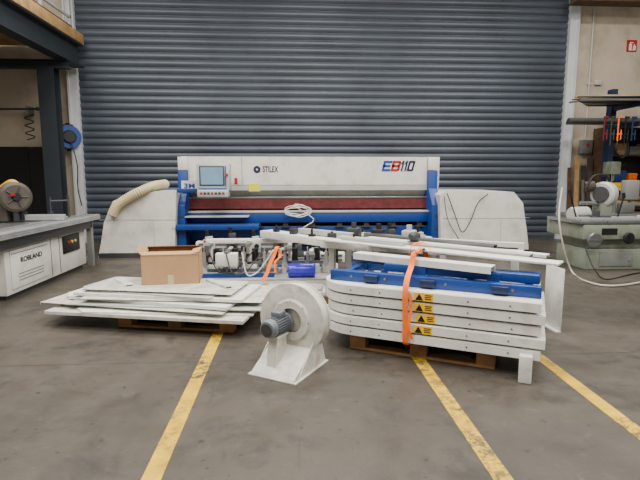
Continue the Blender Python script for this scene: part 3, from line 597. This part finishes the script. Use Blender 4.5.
a = gr(322, 240, zz); b = gr(561, 265, zz)
D1 = (b-a).normalized(); N1 = Vector((-D1.y, D1.x, 0))
mb = MB(); plank(mb, (a.x, a.y, zz+.012), (b.x, b.y, zz+.012), .17, .018, .003)
obj('long_white_board', mb, M_panel, None, True, loc=(a.x, a.y, zz), label='longest white board reaching far past the right end of the stack', cat='board')
def along(s, n_, z): q = a+D1*s+N1*n_; return (q.x, q.y, z)
Lprof('flat_channel', along(.1, .19, zz), along(2.1, .18, zz), .12, .035, M_lgrey, 'grey flat channel lying directly behind the longest white board', 'steel channel', 'flat beams behind the white board')
Lprof('flat_channel', along(.35, .38, zz), along(2.2, .32, zz), .10, .025, M_panel, 'second white flat channel back from the longest white board', 'steel channel', 'flat beams behind the white board')
Lprof('flat_channel', along(.2, .56, zz), along(1.7, .48, zz), .08, .045, M_steel, 'rearmost bare steel channel behind the longest white board', 'steel channel', 'flat beams behind the white board')
a2, b2 = Vector(along(.25, .04, zz)), Vector(along(1.0, .0, zz))
mb = MB(); plank(mb, (a2.x, a2.y, zz+.032), (b2.x, b2.y, zz+.032), .07, .02, .004)
obj('narrow_strip', mb, M_alu, None, True, loc=(a2.x, a2.y, zz+.02), label='narrow silver strip lying on the longest white board', cat='metal strip')
# orange straps
SD = Vector((cos(RS), sin(RS), 0))
def strap_path(pts): return [S(u, v, z) for u, v, z in pts]
mb = MB()
mb.strap(strap_path([(.52, -.04, .13), (.52, -.120, .16), (.515, -.123, .35), (.51, -.123, .58), (.51, -.05, .69), (.51, .06, zc-.0), (.51, .14, zz+.035), (.51, .3, zz+.040), (.51, .5, zz+.035), (.51, .715, .71), (.51, .735, .5), (.51, .735, .15)]), .046, .003, SD, 4)
mb.strap(strap_path([(.545, -.127, .57), (.562, -.13, .45), (.55, -.145, .3), (.575, -.135, .2)]), .022, .003, SD, 4)
obj('ratchet_strap', mb, M_orange, None, True, loc=S(.5, -.1, .15), label='orange ratchet strap wrapped around the stack of white covers', cat='strap')
c = S(.54, .14, zz+.075)
mb = MB(); mb.strap([c+Vector(q) for q in ((-.07, 0, -.03), (-.05, -.02, .04), (0, -.01, .055), (.03, .0, .0), (.0, .02, -.025), (-.02, .03, .03), (.05, .03, .06), (.10, .0, .02), (.12, -.03, -.03))], .035, .003, Vector((.2, 1, .1)), 4)
obj('strap_end', mb, M_orange, None, True, loc=c, label='loose twisted orange strap end on top of the white cover stack', cat='strap')

# ------------------------------------------------------------ rail assembly behind stack
fr = thing('transport_frame', 'white steel rail assembly lying behind the rounded cover stack', 'rail assembly', S(.3, 1.0), RS)
mbx = MB()
for v in (-.05, .5): mbx.bx(-1.0, 1.05, v, v+.06, zz-.09, zz-.001)
obj('side_rail', mbx, M_panel, fr)
for u in (-.9, .2, .95):
    for v in (-.05, .5): obj('leg', MB().bx(u, u+.06, v, v+.06, 0, zz-.09), M_lgrey, fr)
for u in (-.7, 0, .7): obj('cross_bar', MB().bx(u, u+.08, .01, .5, zz-.08, zz-.02), M_steel, fr)
obj('linear_rail', MB().bx(-.95, 1.0, .12, .16, zz-.06, zz-.002), M_dgrey, fr)
for i, u in enumerate((-.85, -.55, -.2)):
    obj('slide_block', MB().bx(u, u+.14, .35, .5, zz-.02, zz+.09, .01).cyl((u+.07, .42, zz+.09), (u+.07, .42, zz+.15), .03), (M_dgrey, M_black, M_lgrey)[i], fr)
def pline(name, a, b, z, w, t_, m, label, cat, bev=.004):
    a = gr(a[0], a[1], z+t_); b = gr(b[0], b[1], z+t_); mb = MB(); plank(mb, (a.x, a.y, z+t_/2), (b.x, b.y, z+t_/2), w, t_, bev)
    return obj(name, mb, m, None, True, loc=(a.x, a.y, z), label=label, cat=cat)
wb = pline('white_beam', (266, 230), (374, 244), .70, .20, .09, M_panel, 'thick white beam with dark fittings lying behind the cardboard box and stack', 'steel beam')
wa, wb_ = gr(266, 230, .79), gr(374, 244, .79)
for k, f in enumerate((.12, .3, .48, .66, .84)):
    q = wa.lerp(wb_, f)
    obj('fitting', MB().box((q.x, q.y-.06, .80+.02*(k % 2)), (.07+.02*(k % 2), .06, .04+.04*(k % 2)), rz=-.6, bev=.005).cyl((q.x, q.y-.06, .82), (q.x, q.y-.06, .88), .014), (M_black, M_dgrey)[k % 2], wb, True)
    obj('bolt_plate', MB().box((q.x+.06, q.y-.135, .745), (.05, .02, .05), rz=-.6), M_dgrey, wb, True)
pline('slim_beam', (300, 228), (352, 233), .80, .08, .06, M_lgrey, 'slim grey beam lying on the far side of the thick white beam', 'steel beam')
pl = gr(415, 243, zz+.03)
t = thing('small_motor', 'small black and grey electric motor beside the orange strap end', 'motor', (pl.x, pl.y, zz+.037))
mb = MB(); mb.lathe([(.02, 0), (.04, .005), (.045, .02), (.045, .10), (.025, .12)], (.03, .03, .058), (-.7, -.7, .0)); obj('motor_body', mb, M_dgrey, t)
obj('mounting_foot', MB().bx(-.07, .04, -.08, .04, 0, .012), M_steel, t)

# ------------------------------------------------------------ MIDDLE: gauge unit
gu = thing('gauge_unit', 'white back gauge unit with rails and small motors behind the loose sheets', 'machine unit', (-.3, 6.3, 0))
gx0, gx1 = ax(200, 6.1, 270), ax(340, 6.1, 270)
obj('base_frame', MB().bx(gx0, gx1, 5.82, 5.90, .12, .22, .006).bx(gx0, gx1, 6.7, 6.78, .12, .22, .006).bx(gx0, gx0+.08, 5.90, 6.7, .12, .22).bx(gx1-.08, gx1, 5.90, 6.7, .12, .22), M_panel, gu, True)
for x in (gx0+.05, gx1-.12):
    for y in (5.83, 6.7): obj('foot', MB().bx(x, x+.07, y, y+.07, 0, .12), M_dgrey, gu, True)
obj('deck_plate', MB().bx(gx0+.05, gx1-.02, 5.82, 6.75, .22, .24), M_lgrey, gu, True)
obj('blue_rail', MB().bx(gx0+.05, gx0+.95, 5.93, 5.97, .24, .29).bx(gx0+.2, gx1-.1, 6.6, 6.65, .24, .34), M_blue, gu, True)
obj('guide_rail', MB().bx(gx0+.0, gx1-.05, 6.2, 6.26, .34, .40, .005).bx(gx0, gx1-.05, 6.42, 6.48, .34, .40, .005).bx(gx0+.1, gx0+1.0, 6.05, 6.09, .29, .33), M_steel, gu, True)
for i, x in enumerate((gx0+.12, gx0+.36, gx0+.62, gx0+.88, gx0+1.14, gx1-.36, gx1-.12)):
    hh = (.64, .56, .66, .5, .6, .52, .62)[i]
    cr = obj('carriage', MB().bx(x-.1, x+.1, 6.17, 6.5, .24, .36, .01).bx(x-.025, x+.025, 6.2, 6.45, .36, hh, .008), M_panel, gu, True)
    obj('finger', MB().bx(x-.03, x+.03, 5.95, 6.25, hh-.04, hh).bx(x-.015, x+.015, 5.95, 5.98, hh-.12, hh-.04), M_steel, cr, True)
    obj('bracket', MB().bx(x-.06, x-.03, 6.14, 6.2, .36, hh-.05).bx(x-.1, x-.03, 6.12, 6.16, hh-.1, hh-.05), M_black, cr, True)
    obj('motor', MB().cyl((x+.07, 6.26, .42), (x+.07, 6.26, .56), .04).bx(x+.03, x+.11, 6.22, 6.30, .36, .42), M_black, cr, True)
    obj('tag', MB().bx(x-.03, x+.0, 6.194, 6.2, .46, .5), M_dred, cr, True)
    obj('air_cylinder', MB().cyl((x-.06, 6.1, .40), (x-.06, 6.1, .54), .022).cyl((x-.06, 6.1, .54), (x-.06, 6.1, .60), .008).bx(x-.09, x-.03, 6.08, 6.17, .36, .40), M_alu, cr, True)
obj('top_bar', MB().bx(gx0+.05, gx0+1.2, 6.3, 6.38, .62, .68, .008), M_panel, gu, True)
p = at(228, 254, 6.0)
obj('electrical_housing', MB().bx(p.x-.15, p.x+.12, 5.94, 6.08, .38, .54, .008), M_panel, gu, True)
obj('housing_bracket', MB().bx(p.x-.03, p.x+.0, 5.98, 6.02, .24, .4), M_steel, gu, True)
for q in range(3):
    P = [(gx0+.15+q*.2, 5.95, .56), (gx0+.25+q*.18, 5.87, .36-.03*q), (gx0+.42+q*.15, 5.9, .3), (gx0+.55+q*.14, 5.92, .42), (gx0+.7+q*.12, 6.0, .58)]
    obj('cable', MB().tube(P, .008, 6), (M_black, M_dgrey, M_cable)[q], gu, True)
def axis_unit(xa, xb, y, top, label, n_car):
    t = thing('linear_axis', label, 'linear axis', ((xa+xb)/2, y, 0), 0, 'linear axis units in front of the machine')
    obj('beam', MB().bx(xa, xb, y, y+.14, top-.14, top, .008), M_panel, t, True)
    obj('rail', MB().bx(xa+.04, xb-.04, y-.02, y, top-.05, top-.02).bx(xa+.04, xb-.04, y-.02, y, top-.12, top-.09), M_steel, t, True)
    for x in (xa+.12, xb-.18): obj('stand', MB().bx(x, x+.06, y+.03, y+.1, .01, top-.14).bx(x-.06, x+.12, y-.08, y+.22, 0, .02), M_blued, t, True)
    for i in range(n_car):
        x = xa+.2+i*(xb-xa-.4)/max(1, n_car-1)
        cr = obj('carriage', MB().bx(x-.08, x+.08, y-.06, y-.02, top-.16, top+.04, .006).bx(x-.05, x+.05, y-.05, y+.06, top+.001, top+.08+.05*(i % 2), .006), (M_lgrey, M_dgrey)[i % 2], t, True)
        obj('motor', MB().cyl((x-.03, y+.02, top+.08+.05*(i % 2)), (x-.03, y+.02, top+.17+.05*(i % 2)), .028), M_black, cr, True)
        obj('adjusting_knob', MB().cyl((x+.02, y-.12, top-.06), (x+.02, y-.06, top-.06), .035), M_black, cr, True)
        obj('label_tag', MB().bx(x-.07, x-.04, y-.064, y-.06, top-.0, top+.03), (M_red, M_yell)[i % 2], cr, True)
    return t
axis_unit(ax(196, 7.3, 250), ax(292, 7.3, 250), 7.3, az(241, 7.3), 'white linear axis with small carriages behind the back gauge unit', 4)
axis_unit(ax(268, 6.95, 250), ax(345, 6.95, 250), 6.95, az(253, 6.95), 'lower white linear axis crossing behind the blue roll', 4)
axis_unit(ax(350, 7.2, 250), ax(432, 7.2, 250), 7.2, az(238, 7.2), 'white linear axis showing above the blue rails near the strap', 3)
a = at(288, 270, 5.93); rr = .088
rl = thing('film_roll', 'blue plastic wrapped roll lying among the white machine parts', 'roll', (a.x, 5.93, .241))
mb = MB(); mb.lathe([(.03, 0), (rr-.01, 0), (rr, .01), (rr, .33), (rr-.01, .34), (.03, .34)], (0, 0, rr+.001), (1, .0, 0)); obj('wrapped_body', mb, M_roll, rl)
mb = MB(); mb.lathe([(.01, 0), (.03, 0), (.03, .04), (.01, .04)], (-.02, 0, rr), (1, .0, 0)); obj('core', mb, M_cardin, rl)
px0_ = ax(250, 5.3, 285)
pallet((px0_, 5.25, 0), R(3), 'wooden pallet behind the blower, carrying flat white plates', .9, .45)
for q in range(3):
    obj('white_plate', MB().box((0, 0, .011), (.95-.15*q, .42-.06*q, .022), bev=.003), (M_white2, M_panel)[q % 2], None, loc=(px0_+.42+.04*q, 5.48+.03*q, .146+.024*q), rz=R(3-5*q), label=['lowest flat white plate on the pallet behind the blower', 'middle flat white plate on the pallet behind the blower', 'top small white plate on the pallet behind the blower'][q], cat='plate', group='flat plates behind the blower')
P = [at(277, 247, 5.85), at(274, 255, 5.8), at(270, 264, 5.76), at(267, 273, 5.72), at(262, 282, 5.68)]
mb = MB(); mb.strap([P[0]+Vector((.05, .35, -.05))]+P, .045, .003, Vector((1, 0, 0)), 4); mb.strap([P[0], P[0]+Vector((.05, 0, -.1)), P[2]+Vector((.06, 0, .02)), P[3]+Vector((.1, .02, 0))], .025, .003, Vector((1, 0, 0)), 4)
obj('loose_strap', mb, M_orange, None, True, loc=P[4], label='orange strap hanging loosely over the white gauge unit', cat='strap')

# ------------------------------------------------------------ LEFT loose sheets on pallet
RL = R(-12)
pallet((-1.75, 4.78, 0), RL, 'wooden pallet under the loose white metal sheets at left')
def tray(L, W, lip, style=0):
    """thin folded sheet: top skin, lips on some edges, clipped corner"""
    cut = .12 if style % 2 else .0
    mb = MB(); T = .004
    pts = [(-L/2+cut, -W/2), (L/2, -W/2), (L/2, W/2-cut), (L/2-cut-.001, W/2), (-L/2, W/2), (-L/2, -W/2+cut+.001)]
    mb.prism(pts, 'Z', lip-T, lip)
    if style != 2: mb.bx(-L/2+cut, L/2, -W/2, -W/2+T, 0, lip-T)
    mb.bx(-L/2, L/2-cut, W/2-T, W/2, 0, lip-T)
    if style != 1: mb.bx(-L/2, -L/2+T, -W/2+cut, W/2, .004, lip-T)
    if style != 2: mb.bx(L/2-T, L/2, -W/2, W/2-cut, .004, lip-T)
    return mb
sp = [(-1.36, 4.95, 2.05, .85, -13, .030), (-1.22, 4.98, 1.8, .82, -7, .012), (-1.52, 5.02, 2.0, .72, -16, .028), (-1.22, 5.02, 2.0, .76, -10, .010), (-1.42, 5.10, 1.9, .72, -18, .030), (-1.18, 5.02, 1.85, .64, -8, .014), (-1.30, 5.10, 1.8, .68, -13, .028), (-1.45, 5.12, 1.55, .60, -18, .012), (-1.32, 5.12, 1.6, .62, -12, .018)]
sl = ['lowest white sheet resting directly on the left pallet', 'second white sheet from bottom of left pile, turned nearly straight', 'third white sheet of the left pile, jutting out leftwards', 'fourth and very thin white sheet of the left pile', 'fifth and thickest folded white sheet of the left pile', 'sixth white sheet of the left pile, reaching towards the blower', 'seventh white sheet from the bottom of the left pile', 'second white sheet from the top of the left pile', 'topmost white sheet under the cardboard box']
z = .145
for k, (x, y, L_, W_, r_, lip) in enumerate(sp):
    obj('sheet_tray', tray(L_, W_, lip, k % 3), (M_white2, M_panel, M_lgrey)[(0, 1, 0, 2, 1, 0, 1, 2, 0)[k]], None, loc=(x, y, z+.001), rz=R(r_), label=sl[k], cat='metal sheet', group='loose white sheets on the left pallet'); z += lip+.002
ztop = z+.0005
Lprof('edge_strip', (-.93, 5.30, ztop), (-.66, 4.92, ztop), .07, .02, M_white2, 'narrow white angle strip right of the cardboard box on the sheets', 'metal strip')
Lprof('edge_strip', (-1.95, 5.42, ztop), (-1.72, 5.08, ztop), .09, .018, M_panel, 'wider white angle strip left of the cardboard box on the sheets', 'metal strip')
# cardboard box
bw, bd_, bh = .60, .46, .32
p = gr(168, 285, ztop)
cbx = thing('cardboard_box', 'open brown cardboard box standing on the loose white sheets', 'box', (p.x, p.y+.26, ztop+.001), R(6))
mb = MB(); mb.bx(-bw/2, bw/2, -bd_/2, bd_/2, 0, .006).bx(-bw/2, bw/2, -bd_/2, -bd_/2+.006, .006, bh).bx(-bw/2, bw/2, bd_/2-.006, bd_/2, .006, bh).bx(-bw/2, -bw/2+.006, -bd_/2, bd_/2, .006, bh).bx(bw/2-.006, bw/2, -bd_/2, bd_/2, .006, bh)
obj('box_body', mb, M_card, cbx)
obj('tape', MB().bx(-.03, .03, -bd_/2-.001, -bd_/2, .0, .1), M_hose, cbx)
def flap(c, d, ang, ax_): return MB().box(Vector(c), d, rot=Matrix.Rotation(ang, 3, ax_))
obj('flap', flap((0, bd_/2-.03, bh+.02), (bw, .005, .08), R(62), 'X'), M_cardin, cbx)
obj('flap', flap((-bw/2-.02, 0, bh+.03), (.09, bd_-.02, .005), R(48), 'Y'), M_card, cbx)
obj('flap', flap((bw/2-.045, 0, bh+.012), (.1, bd_-.02, .005), R(-14), 'Y'), M_card, cbx)
obj('flap', flap((0, -bd_/2+.07, bh+.008), (bw-.02, .15, .005), R(5), 'X'), M_card, cbx)

# ------------------------------------------------------------ BLOWER
pb = gr(295, 370)
bl = thing('centrifugal_blower', 'grey white centrifugal blower with finned motor standing on the floor', 'blower', (pb.x, pb.y+.13, 0), R(-31))
zc_ = .375
def volute(g=0):
    P = []
    for k in range(64):
        a = 2*pi*k/64; r = .272+.022*((k/64)) - g; P.append((r*cos(a+pi*1.25), zc_+r*sin(a+pi*1.25)))
    return P
hs = obj('volute_housing', MB().prism(volute(.006), 'Y', -.04, .06), M_fan, bl)
obj('rim_flange', MB().prism(volute(-.006), 'Y', -.046, -.036, .002), M_fan, hs)
obj('rim_flange', MB().prism(volute(-.006), 'Y', .056, .066, .002), M_fan, hs)
mb = MB(); mb.lathe([(.17, 0), (.17, .006), (.155, .02), (.1, .022), (.1, .0)], (0, -.046, zc_), (0, -1, 0)); obj('inlet_plate', mb, M_fan, hs)
for k in range(8): obj('bolt', MB().cyl((.155*cos(k*pi/4), -.046, zc_+.155*sin(k*pi/4)), (.155*cos(k*pi/4), -.065, zc_+.155*sin(k*pi/4)), .008, 8), M_steel, hs)
mx_ = -.05
mo = obj('motor', MB().lathe([(.03, 0), (.075, .0), (.075, .02), (.060, .025), (.060, .19), (.072, .195), (.072, .225), (.060, .25), (.03, .255)], (mx_, -.07, zc_-.01), (0, -1, 0), 32), M_motor, bl)
mb = MB()
for k in range(24):
    a = 2*pi*k/24; mb.box((mx_+.066*cos(a), -.178, zc_-.01+.066*sin(a)), (.016, .16, .004), rot=Matrix.Rotation(-a, 3, 'Y'))
obj('cooling_fins', mb, M_motor, mo)
obj('terminal_box', MB().bx(mx_-.04, mx_+.04, -.205, -.115, zc_+.056, zc_+.095, .006), M_motor, mo)
mb = MB(); mb.lathe([(.012, 0), (.046, 0), (.046, .004), (.012, .004)], (mx_, -.326, zc_-.01), (0, -1, 0)); obj('fan_grille', mb, M_dgrey, mo)
obj('wedge_base', MB().prism([(-.34, .008), (.17, .008), (.09, .17), (-.07, .17), (-.32, .03)], 'X', -.19, .19, .004), M_fan, bl)
obj('base_plate', MB().bx(-.21, .213, -.35, .18, 0, .008), M_fan, bl)
for x in (-.197, .191): obj('side_rib', MB().prism([(-.28, .008), (.16, .008), (.08, .22), (-.05, .22)], 'X', x, x+.006), M_fan, bl)
obj('motor_pedestal', MB().prism([(-.27, .05), (-.11, .12), (-.11, zc_-.09), (-.24, zc_-.09)], 'X', mx_-.04, mx_+.04).bx(mx_-.06, mx_+.06, -.26, -.11, zc_-.092, zc_-.08), M_fan, bl)
# upright plate right of stack
p = gr(557, 331)
obj('upright_plate', MB().box((0, 0, .31), (.3, .012, .62), bev=.003).bx(-.15, .15, -.006, .05, 0, .012), M_panel, None, loc=(p.x, p.y+.1, 0), rz=R(92), label='thin white plate standing upright past right end of the cover stack', cat='plate')

# ------------------------------------------------------------ lights, world, camera
def area(name, loc, sx, sy, e, col=(1, .955, .89), rot=(0, 0, 0)):
    l = bpy.data.lights.new(name, 'AREA'); l.shape = 'RECTANGLE'; l.size = sx; l.size_y = sy; l.energy = e; l.color = col
    o = bpy.data.objects.new(name, l); C.objects.link(o); o.location = loc; o.rotation_euler = rot; return o
for y, e in ((.5, 300), (4.0, 300), (7.6, 240)):
    for x in (-3.8, .6, 5.0): area('ceiling_lamp', (x, y, 6.3), 2.6, .4, e)
w = bpy.data.worlds.new('W'); bpy.context.scene.world = w; w.use_nodes = True
w.node_tree.nodes['Background'].inputs['Color'].default_value = (1, .97, .92, 1); w.node_tree.nodes['Background'].inputs['Strength'].default_value = .33
cd = bpy.data.cameras.new('Camera'); cam = bpy.data.objects.new('Camera', cd); C.objects.link(cam)
cd.sensor_fit = 'HORIZONTAL'; cd.sensor_width = 36; cd.lens = 36*F/640; cd.clip_start = .05
cam.location = CAM; cam.matrix_world = Matrix.Translation(CAM) @ Matrix((RT, UP, -FW)).transposed().to_4x4()
bpy.context.scene.camera = cam
